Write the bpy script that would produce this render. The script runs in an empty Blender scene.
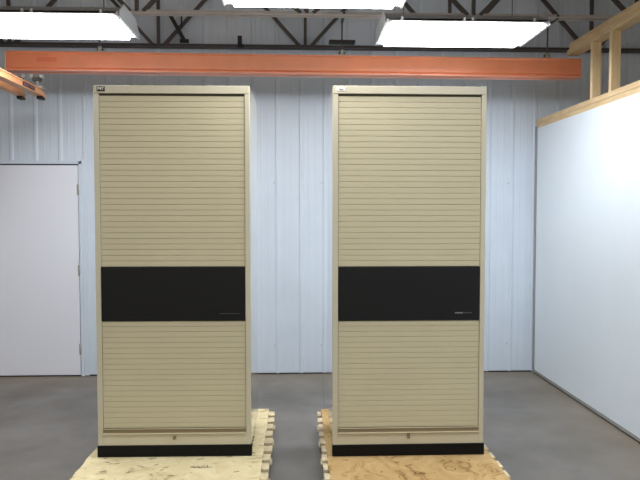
import bpy, bmesh, math, random
from mathutils import Vector, Matrix
random.seed(7)
C = bpy.context.scene.collection
PI = math.pi

# ------------------------------------------------------------------ materials
def lin(c):
    return tuple(((v/255)/12.92 if v/255 <= .04045 else ((v/255+.055)/1.055)**2.4) for v in c) + (1,)

def mat(name, rgb, rough=.5, metal=0, noise=0, nscale=8, rgb2=None, bump=0, bscale=60, coat=0, stretch=(1,1,1), spec=.5):
    m = bpy.data.materials.new(name); m.use_nodes = True
    nt = m.node_tree; b = nt.nodes['Principled BSDF']
    b.inputs['Roughness'].default_value = rough
    b.inputs['Metallic'].default_value = metal
    b.inputs['Coat Weight'].default_value = coat
    b.inputs['Coat Roughness'].default_value = .12
    b.inputs['Specular IOR Level'].default_value = spec
    b.inputs['Base Color'].default_value = lin(rgb)
    tc = nt.nodes.new('ShaderNodeTexCoord')
    mp = nt.nodes.new('ShaderNodeMapping'); mp.inputs['Scale'].default_value = stretch
    nt.links.new(tc.outputs['Object'], mp.inputs['Vector'])
    if noise or rgb2:
        n = nt.nodes.new('ShaderNodeTexNoise'); n.inputs['Scale'].default_value = nscale
        n.inputs['Detail'].default_value = 6; n.inputs['Roughness'].default_value = .6
        nt.links.new(mp.outputs[0], n.inputs['Vector'])
        r = nt.nodes.new('ShaderNodeValToRGB')
        r.color_ramp.elements[0].position = .35; r.color_ramp.elements[1].position = .68
        c2 = rgb2 or tuple(v*(1-noise) for v in rgb)
        r.color_ramp.elements[0].color = lin(c2); r.color_ramp.elements[1].color = lin(rgb)
        nt.links.new(n.outputs['Fac'], r.inputs['Fac'])
        nt.links.new(r.outputs['Color'], b.inputs['Base Color'])
    if bump:
        n2 = nt.nodes.new('ShaderNodeTexNoise'); n2.inputs['Scale'].default_value = bscale
        n2.inputs['Detail'].default_value = 3
        nt.links.new(mp.outputs[0], n2.inputs['Vector'])
        bp = nt.nodes.new('ShaderNodeBump'); bp.inputs['Strength'].default_value = bump
        bp.inputs['Distance'].default_value = .01
        nt.links.new(n2.outputs['Fac'], bp.inputs['Height'])
        nt.links.new(bp.outputs['Normal'], b.inputs['Normal'])
    return m

def emis(name, rgb, s):
    m = bpy.data.materials.new(name); m.use_nodes = True
    b = m.node_tree.nodes['Principled BSDF']
    b.inputs['Base Color'].default_value = lin((235,238,240))
    b.inputs['Emission Color'].default_value = lin(rgb); b.inputs['Emission Strength'].default_value = s
    return m

def osb(name, base, dark, light, scale):
    """strand board: stretched cells tinted at random with a few dark flecks"""
    m = bpy.data.materials.new(name); m.use_nodes = True
    nt = m.node_tree; b = nt.nodes['Principled BSDF']; b.inputs['Roughness'].default_value = .8
    b.inputs['Specular IOR Level'].default_value = .15
    tc = nt.nodes.new('ShaderNodeTexCoord')
    n = nt.nodes.new('ShaderNodeTexNoise'); n.inputs['Scale'].default_value = 5; n.inputs['Detail'].default_value = 2
    nt.links.new(tc.outputs['Object'], n.inputs['Vector'])
    mx = nt.nodes.new('ShaderNodeMixRGB'); mx.blend_type = 'ADD'; mx.inputs[0].default_value = .45
    nt.links.new(tc.outputs['Object'], mx.inputs[1]); nt.links.new(n.outputs['Color'], mx.inputs[2])
    mp = nt.nodes.new('ShaderNodeMapping'); mp.inputs['Scale'].default_value = scale
    nt.links.new(mx.outputs[0], mp.inputs['Vector'])
    v = nt.nodes.new('ShaderNodeTexNoise'); v.inputs['Scale'].default_value = 1; v.inputs['Detail'].default_value = 5
    v.inputs['Roughness'].default_value = .65
    nt.links.new(mp.outputs[0], v.inputs['Vector'])
    r = nt.nodes.new('ShaderNodeValToRGB')
    e = r.color_ramp.elements
    e[0].position = .31; e[0].color = lin(dark)
    e[1].position = .72; e[1].color = lin(light)
    k = e.new(.42); k.color = lin(base)
    nt.links.new(v.outputs['Fac'], r.inputs['Fac'])
    f = nt.nodes.new('ShaderNodeTexNoise'); f.inputs['Scale'].default_value = 14; f.inputs['Detail'].default_value = 2
    fm = nt.nodes.new('ShaderNodeMapping'); fm.inputs['Scale'].default_value = (1, 1.8, 1)
    nt.links.new(tc.outputs['Object'], fm.inputs['Vector']); nt.links.new(fm.outputs[0], f.inputs['Vector'])
    fr = nt.nodes.new('ShaderNodeValToRGB')
    fr.color_ramp.elements[0].position = .66; fr.color_ramp.elements[0].color = (1,1,1,1)
    fr.color_ramp.elements[1].position = .71; fr.color_ramp.elements[1].color = (.3,.25,.18,1)
    nt.links.new(f.outputs['Fac'], fr.inputs['Fac'])
    mu = nt.nodes.new('ShaderNodeMixRGB'); mu.blend_type = 'MULTIPLY'; mu.inputs[0].default_value = .8
    nt.links.new(r.outputs['Color'], mu.inputs[1]); nt.links.new(fr.outputs['Color'], mu.inputs[2])
    nt.links.new(mu.outputs[0], b.inputs['Base Color'])
    return m

def floor_mat():
    m = bpy.data.materials.new('polished_concrete'); m.use_nodes = True
    nt = m.node_tree; b = nt.nodes['Principled BSDF']
    tc = nt.nodes.new('ShaderNodeTexCoord')
    n = nt.nodes.new('ShaderNodeTexNoise'); n.inputs['Scale'].default_value = 1.6; n.inputs['Detail'].default_value = 8
    n.inputs['Roughness'].default_value = .62
    nt.links.new(tc.outputs['Object'], n.inputs['Vector'])
    r = nt.nodes.new('ShaderNodeValToRGB')
    r.color_ramp.elements[0].position = .3; r.color_ramp.elements[0].color = lin((100,96,91))
    r.color_ramp.elements[1].position = .72; r.color_ramp.elements[1].color = lin((127,122,116))
    nt.links.new(n.outputs['Fac'], r.inputs['Fac'])
    # dusty brown band along the foot of the walls
    sx = nt.nodes.new('ShaderNodeSeparateXYZ'); nt.links.new(tc.outputs['Object'], sx.inputs[0])
    mr = nt.nodes.new('ShaderNodeMapRange'); mr.inputs[1].default_value = 5.5; mr.inputs[2].default_value = 6.15
    nt.links.new(sx.outputs['Y'], mr.inputs[0])
    mr2 = nt.nodes.new('ShaderNodeMapRange'); mr2.inputs[1].default_value = 1.75; mr2.inputs[2].default_value = 2.35
    nt.links.new(sx.outputs['X'], mr2.inputs[0])
    mxm = nt.nodes.new('ShaderNodeMath'); mxm.operation = 'MAXIMUM'
    nt.links.new(mr.outputs[0], mxm.inputs[0]); nt.links.new(mr2.outputs[0], mxm.inputs[1])
    ms = nt.nodes.new('ShaderNodeMath'); ms.operation = 'MULTIPLY'; ms.inputs[1].default_value = .6
    nt.links.new(mxm.outputs[0], ms.inputs[0])
    mx = nt.nodes.new('ShaderNodeMixRGB'); mx.inputs[2].default_value = lin((138,124,104))
    nt.links.new(ms.outputs[0], mx.inputs[0]); nt.links.new(r.outputs['Color'], mx.inputs[1])
    nt.links.new(mx.outputs[0], b.inputs['Base Color'])
    n3 = nt.nodes.new('ShaderNodeTexNoise'); n3.inputs['Scale'].default_value = 2.3; n3.inputs['Detail'].default_value = 5
    nt.links.new(tc.outputs['Object'], n3.inputs['Vector'])
    rr = nt.nodes.new('ShaderNodeMapRange'); rr.inputs[1].default_value = .3; rr.inputs[2].default_value = .7
    rr.inputs[3].default_value = .3; rr.inputs[4].default_value = .55
    nt.links.new(n3.outputs['Fac'], rr.inputs[0]); nt.links.new(rr.outputs[0], b.inputs['Roughness'])
    b.inputs['Specular IOR Level'].default_value = .35
    return m

M = dict(
    wall=mat('white_metal_liner', (212,224,237), .4, noise=.03, nscale=2),
    panel=mat('white_partition_sheet', (226,235,242), .75, noise=.015, nscale=1.5),
    door=mat('white_door_paint', (232,236,246), .45),
    gap=mat('dark_gap', (40,38,36), .8),
    trimgray=mat('grey_shaded_trim', (150,152,156), .45, metal=.2),
    basegray=mat('grey_base_angle', (128,126,122), .5),
    floor=floor_mat(),
    joint=mat('floor_crack', (70,68,66), .8),
    deck=mat('dark_roof_deck', (92,90,90), .7),
    steel=mat('dark_joist_steel', (84,78,76), .55, noise=.15),
    paleSteel=mat('pale_joist_steel', (205,200,196), .5, noise=.08),
    orange=mat('orange_enamel', (238,146,104), .34, noise=.06, nscale=3, coat=.3),
    orange2=mat('pale_orange_enamel', (232,166,116), .38, noise=.06, nscale=5),
    rubber=mat('black_rubber', (26,24,24), .6),
    zinc=mat('zinc_hardware', (176,174,168), .4, metal=.3),
    lamphouse=mat('white_fixture_enamel', (205,208,212), .35),
    lens=emis('lit_lens', (247,250,255), 16.5),
    tan=mat('beige_cabinet_enamel', (188,181,157), .3, coat=.25, noise=.02, nscale=3),
    tangloss=mat('glossy_beige_side_enamel', (192,186,164), .12, coat=1, noise=.02, nscale=3),
    tan2=mat('beige_shutter_enamel', (187,178,148), .38, noise=.02, nscale=3),
    groove=mat('shutter_groove', (122,112,86), .8),
    darkgap=mat('shutter_head_gap', (52,50,38), .8),
    blackpanel=mat('black_panel', (22,22,22), .5, spec=.2),
    plinth=mat('black_plinth', (14,14,14), .5, spec=.15),
    bar=mat('brown_pull_channel', (124,110,82), .4),
    barlip=mat('bright_channel_lip', (214,204,172), .3, metal=.2),
    badgeblack=mat('black_badge', (30,28,26), .5),
    letters=mat('white_lettering', (225,222,216), .5),
    badgesilver=mat('silver_badge', (222,218,216), .35, metal=.2),
    graymark=mat('grey_lettering', (120,116,114), .5),
    graymark2=mat('dim_grey_lettering', (66,66,68), .5),
    osbL=osb('pale_strand_board', (212,197,154), (150,136,104), (228,216,178), (5,14,5)),
    osbR=osb('tan_plywood', (184,152,102), (130,96,56), (204,176,128), (16,4,5)),
    board=mat('pale_deck_board', (222,205,168), .75, noise=.18, nscale=20),
    board2=mat('whitewood_deck_board', (224,208,174), .75, noise=.2, nscale=20),
    stringer=mat('brown_stringer', (150,120,84), .8, noise=.2, nscale=12),
    lumber=mat('pine_lumber', (228,204,162), .6, rgb2=(208,178,130), nscale=9, stretch=(4,.5,4)),
    lumberv=mat('pine_stud', (230,208,168), .6, rgb2=(212,184,138), nscale=9, stretch=(4,4,.5)),
    ink=mat('black_ink', (44,36,26), .8),
    purple=mat('purple_sticker', (120,84,96), .5),
    fade=mat('faded_red_print', (222,116,78), .4),
)

# ------------------------------------------------------------------ mesh helpers
class MB:
    def __init__(s): s.bm = bmesh.new(); s.mats = []
    def mi(s, m):
        if m is None: return 0
        if m not in s.mats: s.mats.append(m)
        return s.mats.index(m)
    def box(s, x0, x1, y0, y1, z0, z1, m=None, bev=0, rot=None):
        n0 = len(s.bm.faces)
        tmp = bmesh.new()
        bmesh.ops.create_cube(tmp, size=1)
        for v in tmp.verts:
            v.co = Vector(((x0+x1)/2 + v.co.x*(x1-x0), (y0+y1)/2 + v.co.y*(y1-y0), (z0+z1)/2 + v.co.z*(z1-z0)))
        if bev: bmesh.ops.bevel(tmp, geom=list(tmp.edges), offset=bev, segments=2, affect='EDGES', profile=.6)
        s._merge(tmp, m)
        return s
    def _merge(s, tmp, m, mtx=None):
        i = s.mi(m); vm = {}
        for v in tmp.verts: vm[v] = s.bm.verts.new(mtx @ v.co if mtx else v.co)
        for f in tmp.faces:
            try:
                nf = s.bm.faces.new([vm[v] for v in f.verts]); nf.material_index = i; nf.smooth = f.smooth
            except ValueError: pass
        tmp.free()
    def prism(s, pts, axis, a, b, m=None):
        """closed polygon of 2-D points swept along an axis"""
        def P(p, t):
            if axis == 'x': return Vector((t, p[0], p[1]))
            if axis == 'y': return Vector((p[0], t, p[1]))
            return Vector((p[0], p[1], t))
        tmp = bmesh.new()
        A = [tmp.verts.new(P(p, a)) for p in pts]; B = [tmp.verts.new(P(p, b)) for p in pts]
        n = len(pts)
        for k in range(n): tmp.faces.new((A[k], A[(k+1) % n], B[(k+1) % n], B[k]))
        tmp.faces.new(A[::-1]); tmp.faces.new(B)
        bmesh.ops.recalc_face_normals(tmp, faces=tmp.faces)
        s._merge(tmp, m); return s
    def tube(s, p, q, r, m=None, seg=10, smooth=True):
        p, q = Vector(p), Vector(q); d = q-p
        tmp = bmesh.new()
        bmesh.ops.create_cone(tmp, cap_ends=True, segments=seg, radius1=r, radius2=r, depth=d.length)
        for f in tmp.faces: f.smooth = smooth and len(f.verts) == 4
        mtx = Matrix.Translation((p+q)/2) @ d.to_track_quat('Z', 'Y').to_matrix().to_4x4()
        s._merge(tmp, m, mtx); return s
    def bar(s, p, q, w, h, m=None):
        """square bar from p to q"""
        p, q = Vector(p), Vector(q); d = q-p
        tmp = bmesh.new(); bmesh.ops.create_cube(tmp, size=1)
        for v in tmp.verts: v.co = Vector((v.co.x*w, v.co.y*h, v.co.z*d.length))
        z = d.normalized(); y = Vector((0,1,0))
        if abs(z.dot(y)) > .9: y = Vector((1,0,0))
        x = y.cross(z).normalized(); y = z.cross(x)
        mtx = Matrix((x, y, z)).transposed().to_4x4(); mtx.translation = (p+q)/2
        s._merge(tmp, m, mtx); return s
    def build(s, name, m, parent=None, loc=(0,0,0)):
        me = bpy.data.meshes.new(name)
        bmesh.ops.recalc_face_normals(s.bm, faces=s.bm.faces)
        s.bm.to_mesh(me); s.bm.free()
        if s.mats:
            for k in s.mats: me.materials.append(k)
        else: me.materials.append(m)
        o = bpy.data.objects.new(name, me); C.objects.link(o); o.location = loc
        if parent: o.parent = parent
        return o

def tag(o, label=None, cat=None, group=None, kind=None):
    if label: o['label'] = label
    if cat: o['category'] = cat
    if group: o['group'] = group
    if kind: o['kind'] = kind
    return o
def thing(name, label, cat, loc=(0,0,0), rz=0, group=None):
    o = bpy.data.objects.new(name, None); C.objects.link(o); o.location = loc; o.rotation_euler.z = rz
    o.empty_display_size = .1
    return tag(o, label, cat, group)
def text(name, s, size, m, parent, loc, depth=.0006, sx=1, rx=PI/2):
    cu = bpy.data.curves.new(name, 'FONT'); cu.body = s; cu.size = size; cu.extrude = depth
    cu.align_x = 'CENTER'; cu.align_y = 'CENTER'; cu.offset = size*.02
    t = bpy.data.objects.new('tmp', cu); C.objects.link(t)
    bpy.context.view_layer.update()
    me = bpy.data.meshes.new_from_object(t.evaluated_get(bpy.context.evaluated_depsgraph_get()))
    bpy.data.objects.remove(t)
    me.materials.clear(); me.materials.append(m)
    o = bpy.data.objects.new(name, me); C.objects.link(o); o.parent = parent
    o.location = loc; o.rotation_euler = (rx, 0, 0); o.scale = (sx, 1, 1)
    return o

# ------------------------------------------------------------------ the setting
WY = 6.2; RX = 2.35; TOP = 3.86
fl = MB().box(-6.0, 6.0, -3.0, WY+.25, -.12, 0).build('floor', M['floor']); tag(fl, 'grey polished concrete floor', kind='structure')
jb = MB()
pts = [(.262,6.17),(.252,5.85),(.243,5.5),(.236,5.1),(.225,4.7),(.214,4.2),(.2,3.6),(.19,2.6)]
for a, b in zip(pts, pts[1:]):
    jb.bar((a[0],a[1],.0008), (b[0],b[1],.0008), .006, .0012)
jb.build('floor_joint', M['joint'], fl)
ce = MB().box(-6.0, 6.0, -3.0, WY+.25, TOP, TOP+.05)
for k in range(60):
    x = -5.9+k*.2
    ce.prism([(x,TOP),(x+.03,TOP-.035),(x+.07,TOP-.035),(x+.1,TOP)], 'y', -3, WY+.2)
tag(ce.build('ceiling', M['deck']), 'dark grey ribbed roof deck', kind='structure')

# ribbed liner wall: ribs every 0.2286 m, and two faint pencil ribs in each flat
P9 = .2286; X0 = -.172
def wall_profile(xa, xb):
    pts = []
    k = math.floor((xa-X0)/P9)-1
    while X0+k*P9 < xb+P9:
        c = X0+k*P9
        for dx, dy in ((-.018,0),(-.008,-.009),(.012,-.009),(.030,0),(.072,0),(.080,-.0016),(.088,0),(.140,0),(.148,-.0016),(.156,0)):
            x = c+dx
            if xa < x < xb: pts.append((x, dy))
        k += 1
    return [(xa,0)] + pts + [(xb,0)]
def ribbed(mb, xa, xb, z0, z1):
    p = wall_profile(xa, xb)
    poly = [(x, WY+y) for x, y in p]
    tmp = bmesh.new()
    A = [tmp.verts.new((x,y,z0)) for x,y in poly]; B = [tmp.verts.new((x,y,z1)) for x,y in poly]
    for i in range(len(poly)-1): tmp.faces.new((A[i],A[i+1],B[i+1],B[i]))
    mb._merge(tmp, None)
    mb.box(xa, xb, WY+.002, WY+.09, z0, z1)
DL, DR, DT = -2.975, -2.062, 2.022
wb = MB()
ribbed(wb, DR+.08, 6.0, .01, TOP)
ribbed(wb, DL-.02, DR+.08, DT+.045, TOP)
ribbed(wb, -6.0, DL-.02, .01, TOP)
wb.box(-6.0, 6.0, WY+.09, WY+.2, 0, TOP)
wall = wb.build('wall_back', M['wall']); tag(wall, 'white ribbed metal liner wall behind the two cabinets', kind='structure')
sc0 = None
for z in (1.86, .28):
    for k in range(-4, 6):
        x = -.2+k*P9*2
        if x < -1.95: continue
        if sc0 is None:
            sc0 = MB().tube((0,0,0),(0,-.005,0),.007,seg=8).build('screw', M['zinc'], wall); o = sc0
        else:
            o = sc0.copy(); C.objects.link(o); o.parent = wall
        o.location = (x, WY, z)
bb = MB().box(DR+.085, RX-.01, WY-.006, WY, .0, .012).build('baseboard_back', M['gap']); tag(bb, 'dark gap strip under ribbed wall', kind='structure')

# door
d = MB().box(DL, DR, WY-.012, WY+.012, .012, DT, bev=.003).build('door_1', M['door']); tag(d, 'plain white slab door in the ribbed wall', kind='structure')
for z in (.26, 1.02, 1.79):
    h = MB().tube((DR+.004, WY-.016, z-.05), (DR+.004, WY-.016, z+.05), .007).box(DR-.012, DR+.004, WY-.014, WY-.012, z-.05, z+.05)
    h.build('hinge', M['zinc'], d)
MB().box(DL, DR, WY-.010, WY+.01, .0, .012).build('threshold_gap', M['gap'], d)
t = MB().box(DR+.007, DR+.035, WY-.016, WY+.09, 0, DT+.04, bev=.002)
t.box(DL-.035, DL-.007, WY-.016, WY+.09, 0, DT+.04, bev=.002)
t.box(DL-.035, DR+.035, WY-.016, WY+.09, DT+.012, DT+.045, bev=.002)
t.box(DR+.035, DR+.085, WY-.010, WY+.09, .005, DT+.06, bev=.002)
tag(t.build('trim_1', M['wall']), 'white metal door jamb', kind='structure')
MB().box(DL-.007, DR+.007, WY-.01, WY+.08, DT+.001, DT+.012, M['gap']).build('head_gap', M['gap'], d)

# right-hand partition: flat white sheet, 2.4 m high
pz = 2.39
wr = MB().box(RX, RX+.115, -3.0, WY-.03, .03, pz).build('wall_right', M['panel']); tag(wr, 'flat white sheeted partition on the right', kind='structure')
tr = MB().box(RX-.012, RX+.01, WY-.05, WY-.016, .0, pz+.02, bev=.002).build('trim_2', M['trimgray']); tag(tr, 'grey corner strip between ribbed wall and partition', kind='structure')  # corner strip's grey has the shade of its dark side in it
b = MB().box(RX-.006, RX+.11, -3.0, WY-.05, .0, .012, M['gap'])
b.prism([(RX-.012,.012),(RX,.012),(RX,.030),(RX-.004,.030)], 'y', -3.0, WY-.05, M['basegray'])
tag(b.build('baseboard_right', None), 'thin grey base angle under white partition', kind='structure')

# ------------------------------------------------------------------ timber frame on the partition
fr = thing('timber_frame', 'bare pine framing with two short studs on top of white partition at right', 'framing', (RX, 5.0, pz))
MB().box(0,.115,-8,WY-5.03,0,.04,bev=.003).box(-.004,.115,-8,WY-5.03,.041,.082,bev=.003).build('top_plate', M['lumber'], fr)
MB().box(-.003,.10,-8,.50,.535,.578,bev=.003).build('header_beam', M['lumber'], fr)
MB().box(.005,.115,-8,.47,.579,.63,bev=.003).build('header_beam', M['lumber'], fr)
for y in (.045, -.26):
    MB().box(.004,.074,y-.02,y+.02,.082,.535,bev=.003).build('stud', M['lumberv'], fr)

# ------------------------------------------------------------------ roof joists
def joist(y, zb, label, chord_m, slabs):
    r = thing('roof_joist', label, 'joist', (0, y, zb))
    c = MB().box(-6,6,-.045,-.006,0,.006).box(-6,6,-.010,-.005,0,.034).box(-6,6,.006,.045,0,.006).box(-6,6,.005,.010,0,.034)
    c.build('bottom_chord', chord_m, r)
    H = TOP-.035-zb
    MB().box(-6,6,-.045,-.006,H-.006,H).box(-6,6,-.01,-.005,H-.04,H).box(-6,6,.006,.045,H-.006,H).box(-6,6,.005,.01,H-.04,H).build('top_chord', M['steel'], r)
    k = -4
    while k <= 4:
        n = .1+k*1.37
        MB().bar((n,0,.02),(n,0,H-.02),.028,.028).build('web_strut', M['steel'], r)
        for s in (-1,1):
            MB().bar((n+s*.05,0,.02),(n+s*.66,0,H-.02),.03,.03).build('web_strut', M['steel'], r)
        k += 1
    return r
joist(5.28, 3.17, 'pale lower chord steel bar joist crossing the top of the picture nearest the lights', M['paleSteel'], 0)  # light caught by the near lower chord is put into its paler steel
far = joist(6.1, 3.115, 'dark open-web steel bar joist close against the back wall', M['steel'], 0)
MB().box(-.53,-.49,-.06,-.045,0,.10).box(-.53,-.47,-.07,-.045,-.01,.02).build('bracket', M['rubber'], far)
MB().bar((-1.16,-.06,.30),(-1.02,-.06,.05),.035,.02).bar((-1.045,-.06,.31),(-1.045,-.06,.16),.012,.012).box(-1.06,-.98,-.075,-.045,.03,.06).build('sway_brace', M['rubber'], far)

# ------------------------------------------------------------------ orange runway beam
BY = 5.45
rb = thing('runway_beam', 'long orange enclosed-track crane runway hung across the room above the cabinets', 'beam', (0, BY, 2.740), 0)
rb.rotation_euler.y = .0042
bm_ = [(0,.178),(0,.170),(.006,.164),(.010,.160),(.010,.036),(.004,.030),(.012,.022),(-.006,.014),(-.006,0),(.05,0),(.05,.008),(.075,.008),(.075,0),(.131,0),(.131,.014),(.113,.022),(.121,.03),(.115,.036),(.115,.16),(.119,.164),(.125,.170),(.125,.178)]
BL, BR = -2.395, 2.452
MB().prism([(p[0], p[1]*.90) for p in bm_], 'x', BL, BR).build('track', M['orange'], rb)
MB().box(BL-.008,BL,.006,.119,.002,.153,bev=.002).build('end_plate', M['paleSteel'], rb)
MB().box(BR,BR+.006,.006,.119,.002,.157,bev=.002).build('end_plate', M['orange'], rb)
MB().box(-2.14,-1.98,.0085,.0105,.077,.113).build('faded_print', M['fade'], rb)
for hx, plate in ((-1.626,False),(.399,True),(2.164,False)):
    h = MB().box(hx-.035,hx+.035,.01,.12,.160,.174,M['zinc'],bev=.003)
    for s in (-1,1): h.tube((hx+s*.02,.03,.174),(hx+s*.02,.03,.194),.008,M['rubber'])
    h.tube((hx,.02,.174),(hx,.02,.210),.016,M['zinc'])
    h.build('hanger_clamp', None, rb)
    MB().tube((hx,.02,.2),(hx,.02,.455),.007).bar((hx,.03,.45),(hx,-.2,.45),.03,.02).build('hanger_rod', M['steel'], rb)
    if plate: MB().box(hx-.11,hx+.11,-.02,.06,.262,.285,bev=.003).build('hanger_plate', M['rubber'], rb)

# ------------------------------------------------------------------ twin-rail crane bridge at the left
cb = thing('crane_bridge', 'orange twin-rail crane bridge hanging under the runway at the left edge', 'crane', (-2.127, 5.60, 2.530))
for k, x in enumerate((0, -.165)):
    r = MB().prism([(-3.2,.030),(-.07,.030),(0,.014),(0,.045),(-.10,.080),(-3.2,.080)],'x',x-.06,x).box(x-.066,x+.006,-3.2,-.09,.072,.082,bev=.002)
    r.box(x-.064,x+.004,-3.2,-.07,.026,.036,bev=.002)
    ra = r.build('rail', M['orange2'], cb)
    MB().box(x-.05,x-.005,-.07,.006,.0,.026,bev=.003).build('end_bumper', M['rubber'], cb)
    if k == 0:
        l = MB().box(x,x+.007,-.46,-.24,.038,.066,M['badgeblack']); l.box(x+.007,x+.008,-.45,-.36,.042,.062,M['purple']); l.box(x+.007,x+.008,-.34,-.25,.042,.062,M['purple'])
        l.build('rating_label', None, ra)
tr_ = MB().box(-.26,.03,-.14,-.06,.082,.098,M['zinc'],bev=.003)
for x in (-.18,-.03): 
    tr_.tube((x,-.10,.098),(x,-.10,.185),.012,M['zinc'])
    tr_.box(x-.03,x+.03,-.13,-.07,.14,.17,M['steel'],bev=.004)
    for s in (-1,1): tr_.tube((x+s*.04,-.115,.183),(x+s*.04,-.085,.183),.018,M['zinc'])
tr_.build('trolley', None, cb)

# ------------------------------------------------------------------ ceiling lights
def fixture(loc, L, W, label):
    t = thing('ceiling_light', label, 'light', loc, 0, 'fluorescent ceiling lights')
    x, y = L/2, W/2
    # pan with sloping long sides and upright ends
    MB().prism([(-y,.0),(-y,.012),(-y+.16,.085),(y-.16,.085),(y,.012),(y,.0)], 'x', -x+.02, x-.02).build('housing', M['lamphouse'], t)
    for s in (-1,1):
        e = MB()
        e.prism([(-y,-.02),(-y,.012),(-y+.12,.095),(y-.12,.095),(y,.012),(y,-.02)], 'x', s*x-(.008 if s>0 else 0), s*x+(.008 if s<0 else 0))
        e.prism([(s*(x-.008),-.02),(s*(x-.008),.004),(s*(x-.062),.004)],'y',-y+.014,y-.014)
        for q in range(9): e.box(min(s*(x-.06),s*(x-.01)),max(s*(x-.06),s*(x-.01)),-y+.05+q*(2*y-.1)/8-.003,-y+.05+q*(2*y-.1)/8+.003,-.022,.004)
        e.build('end_plate', M['lamphouse'], t)
    for ya in (-y, y-.012): MB().box(-x,x,ya,ya+.012,-.006,.012).build('lens_frame', M['lamphouse'], t)
    MB().prism([(-y+.013,.004),(-y+.02,-.028),(-y+.035,-.034),(y-.035,-.034),(y-.02,-.028),(y-.013,.004)],'x',-x+.065,x-.065).build('lens', M['lens'], t)
    for sx in (-.8,-.05,.05,.8):
        MB().box(sx*x-.008,sx*x+.008,-y-.004,-y+.006,.0,.022).build('clip', M['lamphouse'], t)
    for sx in (-.7,.7):
        MB().tube((sx*x,0,.08),(sx*x,0,TOP-loc[2]),.003,seg=6).build('suspension_wire', M['steel'], t)
fixture((-1.70,4.46,2.842), 1.16, .54, 'lit rectangular ceiling light at the upper left, above the left cabinet\'s near side')
fixture((1.155,4.55,2.842), 1.11, .57, 'lit rectangular ceiling light above the right cabinet')
fixture((.115,3.655,2.842), 1.09, .62, 'lit ceiling light cut by the top of the picture between the cabinets')

# ------------------------------------------------------------------ roller-shutter tool cabinets
def cabinet(loc, rz, label, which):
    t = thing('shutter_cabinet', label, 'cabinet', loc, rz)
    w, D, z0, z1 = .893/2, .575, .073, 2.157
    dz = 0
    # carcass: sides, back, top, floor
    c = MB().box(-w,-w+.02,.0,D,z0,z1,bev=.004).box(w-.02,w,.0,D,z0,z1,bev=.004)
    c.box(-w+.02,w-.02,D-.02,D,z0,z1).box(-w+.02,w-.02,.02,D-.02,z1-.02,z1).box(-w+.02,w-.02,.02,D-.02,z0,z0+.02)
    c.build('carcass', M['tangloss'], t)
    f = MB().box(-w+.002,-w+.032,-.006,.02,z0,z1-.047,bev=.002).box(w-.030,w-.002,-.006,.02,z0,z1-.047,bev=.002)
    f.box(-w+.002,w-.002,-.007,.02,z1-.046,z1,bev=.003)
    f.box(-w+.032,w-.030,-.006,.02,z0,z0+.071,bev=.002)
    f.build('front_frame', M['tan'], t)
    a, b = -w+.034, w-.032
    MB().box(a,b,.006,.02,z1-.058,z1-.0465).build('head_gap', M['darkgap'], t)
    def shutter(za, zb, n):
        s = MB()
        p = (zb-za)/n
        s.box(a,b,.0045,.018,za,zb,M['groove'])
        for k in range(n):
            z = za+k*p
            s.prism([(.010,z+.0006),(.0026,z+.0006),(.0012,z+.002),(.0010,z+p*.5),(.0012,z+p-.002),(.0026,z+p-.0006),(.010,z+p-.0006)],'x',a,b,M['tan2'])
        s.box(a-.002,a,.004,.018,za,zb,M['groove']); s.box(b,b+.002,.004,.018,za,zb,M['groove'])
        return s.build('roller_shutter', None, t)
    shutter(1.118, z1-.058, 30)
    MB().box(a-.001,b+.001,-.009,.016,.803,1.117,bev=.004).build('access_panel', M['blackpanel'], t)
    shutter(.172, .801, 20)
    mk = MB()
    if which == 'R':
        mk.box(.268,.316,-.0105,-.009,.843,.850,M['graymark']).box(.320,.368,-.0105,-.009,.844,.849,M['graymark2'])
    else:
        mk.box(.266,.382,-.0105,-.009,.8435,.8465,M['graymark2'])
    mk.build('maker_mark', None, t)
    pb = MB().prism([(-.003,.146),(-.016,.148),(-.010,.152),(-.010,.166),(-.016,.170),(-.003,.172)],'x',a,b,M['bar'])
    pb.box(a,b,-.013,-.008,.1685,.1725,M['barlip'],bev=.001).box(a,b,-.024,-.012,.1445,.1485,M['barlip'],bev=.001)
    pb.build('pull_bar', None, t)
    lk = MB().tube((0,-.006,.118),(0,-.020,.118),.010,M['bar'],seg=16)
    if which == 'R': lk.box(-.009,.009,-.012,-.006,.112,.146,M['bar'],bev=.002)
    lk.tube((0,-.020,.118),(0,-.022,.118),.006,M['groove'],seg=12)
    lk.build('lock', None, t)
    MB().box(-w-.001,w+.003,-.012,.03,.006,z0,bev=.004).box(-w+.035,w-.035,.03,D-.02,.006,z0).build('plinth', M['plinth'], t)
    if which == 'L':
        bd = MB().box(-.423,-.377,-.0095,-.007,2.121,2.150,bev=.001).build('badge', M['badgeblack'], t)
        text('badge_lettering', 'P4T', .0235, M['letters'], bd, (-.400,-.0100,2.1365), sx=.95)
    else:
        bd = MB().box(-.424,-.376,-.0090,-.007,2.126,2.148,bev=.001).build('badge', M['badgesilver'], t)
        MB().prism([(-.416,2.139),(-.396,2.139),(-.386,2.134),(-.384,2.134),(-.384,2.131),(-.404,2.131)],'y',-.0100,-.009).build('badge_mark', M['graymark'], bd)
    return t
PT = .1425
cabinet((-.7045,3.727,PT-.0055), -.012, 'tall beige roller-shutter cabinet on the left, on the pale pallet, with a black badge', 'L')
cabinet((.6635,3.692,PT-.0055), .0, 'tall beige roller-shutter cabinet on the right, on the tan plywood pallet, with a silver badge', 'R')

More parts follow.
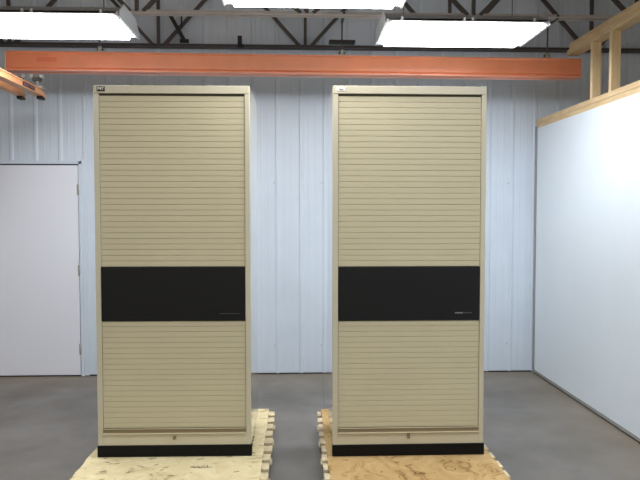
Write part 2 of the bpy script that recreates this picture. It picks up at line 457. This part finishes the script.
# ------------------------------------------------------------------ pallets
def ragged(x0, x1, y0, y1, step, amp, rnd):
    pts = []
    def seg(ax, ay, bx, by):
        n = max(2, int(math.hypot(bx-ax, by-ay)/step))
        for i in range(n):
            t = i/n; j = 0 if i == 0 else rnd.uniform(-amp, amp)
            if ax == bx: pts.append((ax+j, ay+(by-ay)*t))
            else: pts.append((ax+(bx-ax)*t, ay+j))
    seg(x0,y0,x1,y0); seg(x1,y0,x1,y1); seg(x1,y1,x0,y1); seg(x0,y1,x0,y0)
    return pts
def pallet(loc, label, sheet_m, board_m, sx0, sx1, seed, marks, bx0=-.5, bx1=.5):
    rnd = random.Random(seed)
    t = thing('pallet', label, 'pallet', loc)
    Lh = 1.37
    MB().prism(ragged(sx0, sx1, .0, Lh-.02, .06, .004, rnd), 'z', PT-.013, PT-.001).build('deck_sheet', sheet_m, t)
    n = 10; pit = Lh/n
    for k in range(n):
        y = k*pit; e0 = rnd.uniform(-.004,.004); e1 = rnd.uniform(-.004,.004)
        MB().box(bx0+e0,bx1+e1,y+.004,y+pit*.70,PT-.031,PT-.0135,bev=.003).build('deck_board', board_m, t)
    for x in (-.46,0,.46):
        st = MB().prism([(0,.018),(.25,.018),(.28,.05),(.45,.05),(.48,.018),(.88,.018),(.91,.05),(1.08,.05),(1.11,.018),(Lh,.018),(Lh,.111),(0,.111)],'x',x-.019,x+.019)
        st.build('stringer', M['stringer'], t)
    for k in range(5):
        y = k*(Lh-.1)/4
        MB().box(bx0,bx1,y,y+.1,.001,.017,bev=.003).build('bottom_board', board_m, t)
    for nm, fn in marks: fn(nm, t)
    return t
Z0, Z1 = PT-.0011, PT-.0001
def stroke(name, t, p, w):
    """one flat pen stroke: a ribbon of quads along the points"""
    mb = MB(); L, Rr = [], []
    for i, q in enumerate(p):
        a = Vector(p[max(i-1,0)]); b = Vector(p[min(i+1,len(p)-1)]); d = (b-a).normalized(); n = Vector((-d.y, d.x))*w/2
        L.append(Vector(q)+n); Rr.append(Vector(q)-n)
    tmp = bmesh.new()
    A = [tmp.verts.new((v.x,v.y,Z1)) for v in L]; B = [tmp.verts.new((v.x,v.y,Z1)) for v in Rr]
    for i in range(len(p)-1): tmp.faces.new((A[i],A[i+1],B[i+1],B[i]))
    mb._merge(tmp, None); mb.build(name, M['ink'], t)
def scribble(nm, t):
    stroke(nm, t, [(.11,.285),(.125,.30),(.14,.285),(.15,.305),(.165,.28),(.175,.30),(.19,.29),(.205,.31),(.21,.28),(.235,.285),(.18,.275),(.12,.283)], .007)
def nicks(nm, t):
    for x,y,l in ((-.155,.42,.05),(.13,.40,.04),(-.33,.35,.03),(-.38,.24,.03),(-.23,.22,.02),(.36,.21,.03),(-.05,.25,.02),(.30,.43,.03),(-.41,.43,.02)):
        stroke(nm, t, [(x,y),(x+l*.5,y+.003),(x+l,y+.010)], .007)
    for y in (.5,.56,.61,.68,.74): stroke(nm, t, [(.435,y),(.434,y+.02),(.437,y+.035)], .007)
def ring(nm, t):
    stroke(nm, t, [(.195+.028*math.cos(i/14*2*PI+.6), .235+.03*math.sin(i/14*2*PI+.6)) for i in range(14)], .004)
def knots(nm, t):
    for x,y,l in ((.325,.35,.012),(-.2,.2,.01),(-.02,.18,.012)): stroke(nm, t, [(x,y),(x+l,y)], .012)
pallet((-.70,3.27,0), 'wooden pallet with pale cream top sheet under the left cabinet', M['osbL'], M['board'], -.506, .508, 3, (('ink_scribble', scribble), ('nick', nicks)), -.498, .555)
pallet((.67,3.25,0), 'wooden pallet with tan plywood top sheet under the right cabinet', M['osbR'], M['board2'], -.482, .478, 5, (('ring_stain', ring), ('knot', knots)), -.512, .505)

# ------------------------------------------------------------------ added fill lights for the unseen rest of the shop
def area(x, y, z, sx, sy, e, col=(.93,.97,1), name='shop_fill_light'):
    l = bpy.data.lights.new(name, 'AREA'); l.shape = 'RECTANGLE'; l.size = sx; l.size_y = sy; l.energy = e; l.color = col
    o = bpy.data.objects.new(name, l); C.objects.link(o); o.location = (x,y,z); return o
for x in (-2.6, 0, 1.7):
    for y in (2.0, 0.0, -1.8):
        area(x, y, 2.82, 1.2, .6, 9 if x == 0 else 21)  # unseen fill lamps, added to brighten walls and cabinet fronts
area(-.6, 1.2, 3.5, 3.0, 1.0, 14, (1,.84,.68), name='upper_fill_light').rotation_euler = (math.radians(62), 0, 0)  # added warm fill that lifts the timber, beam and upper wall
w = bpy.data.worlds.new('World'); bpy.context.scene.world = w; w.use_nodes = True
bg = w.node_tree.nodes['Background']; bg.inputs[0].default_value = (1,.89,.77,1); bg.inputs[1].default_value = .3

# ------------------------------------------------------------------ camera
cd = bpy.data.cameras.new('camera'); cam = bpy.data.objects.new('camera', cd); C.objects.link(cam)
cd.sensor_width = 36; cd.lens = 36*640/640; cd.clip_start = .05
cam.location = (0,0,1.56)
cam.rotation_euler = (PI/2-math.radians(2.33), 0, -math.radians(2.24))
sc = bpy.context.scene; sc.camera = cam
sc.view_settings.view_transform = 'Standard'; sc.view_settings.look = 'None'
sc.view_settings.exposure = .38; sc.view_settings.gamma = 1
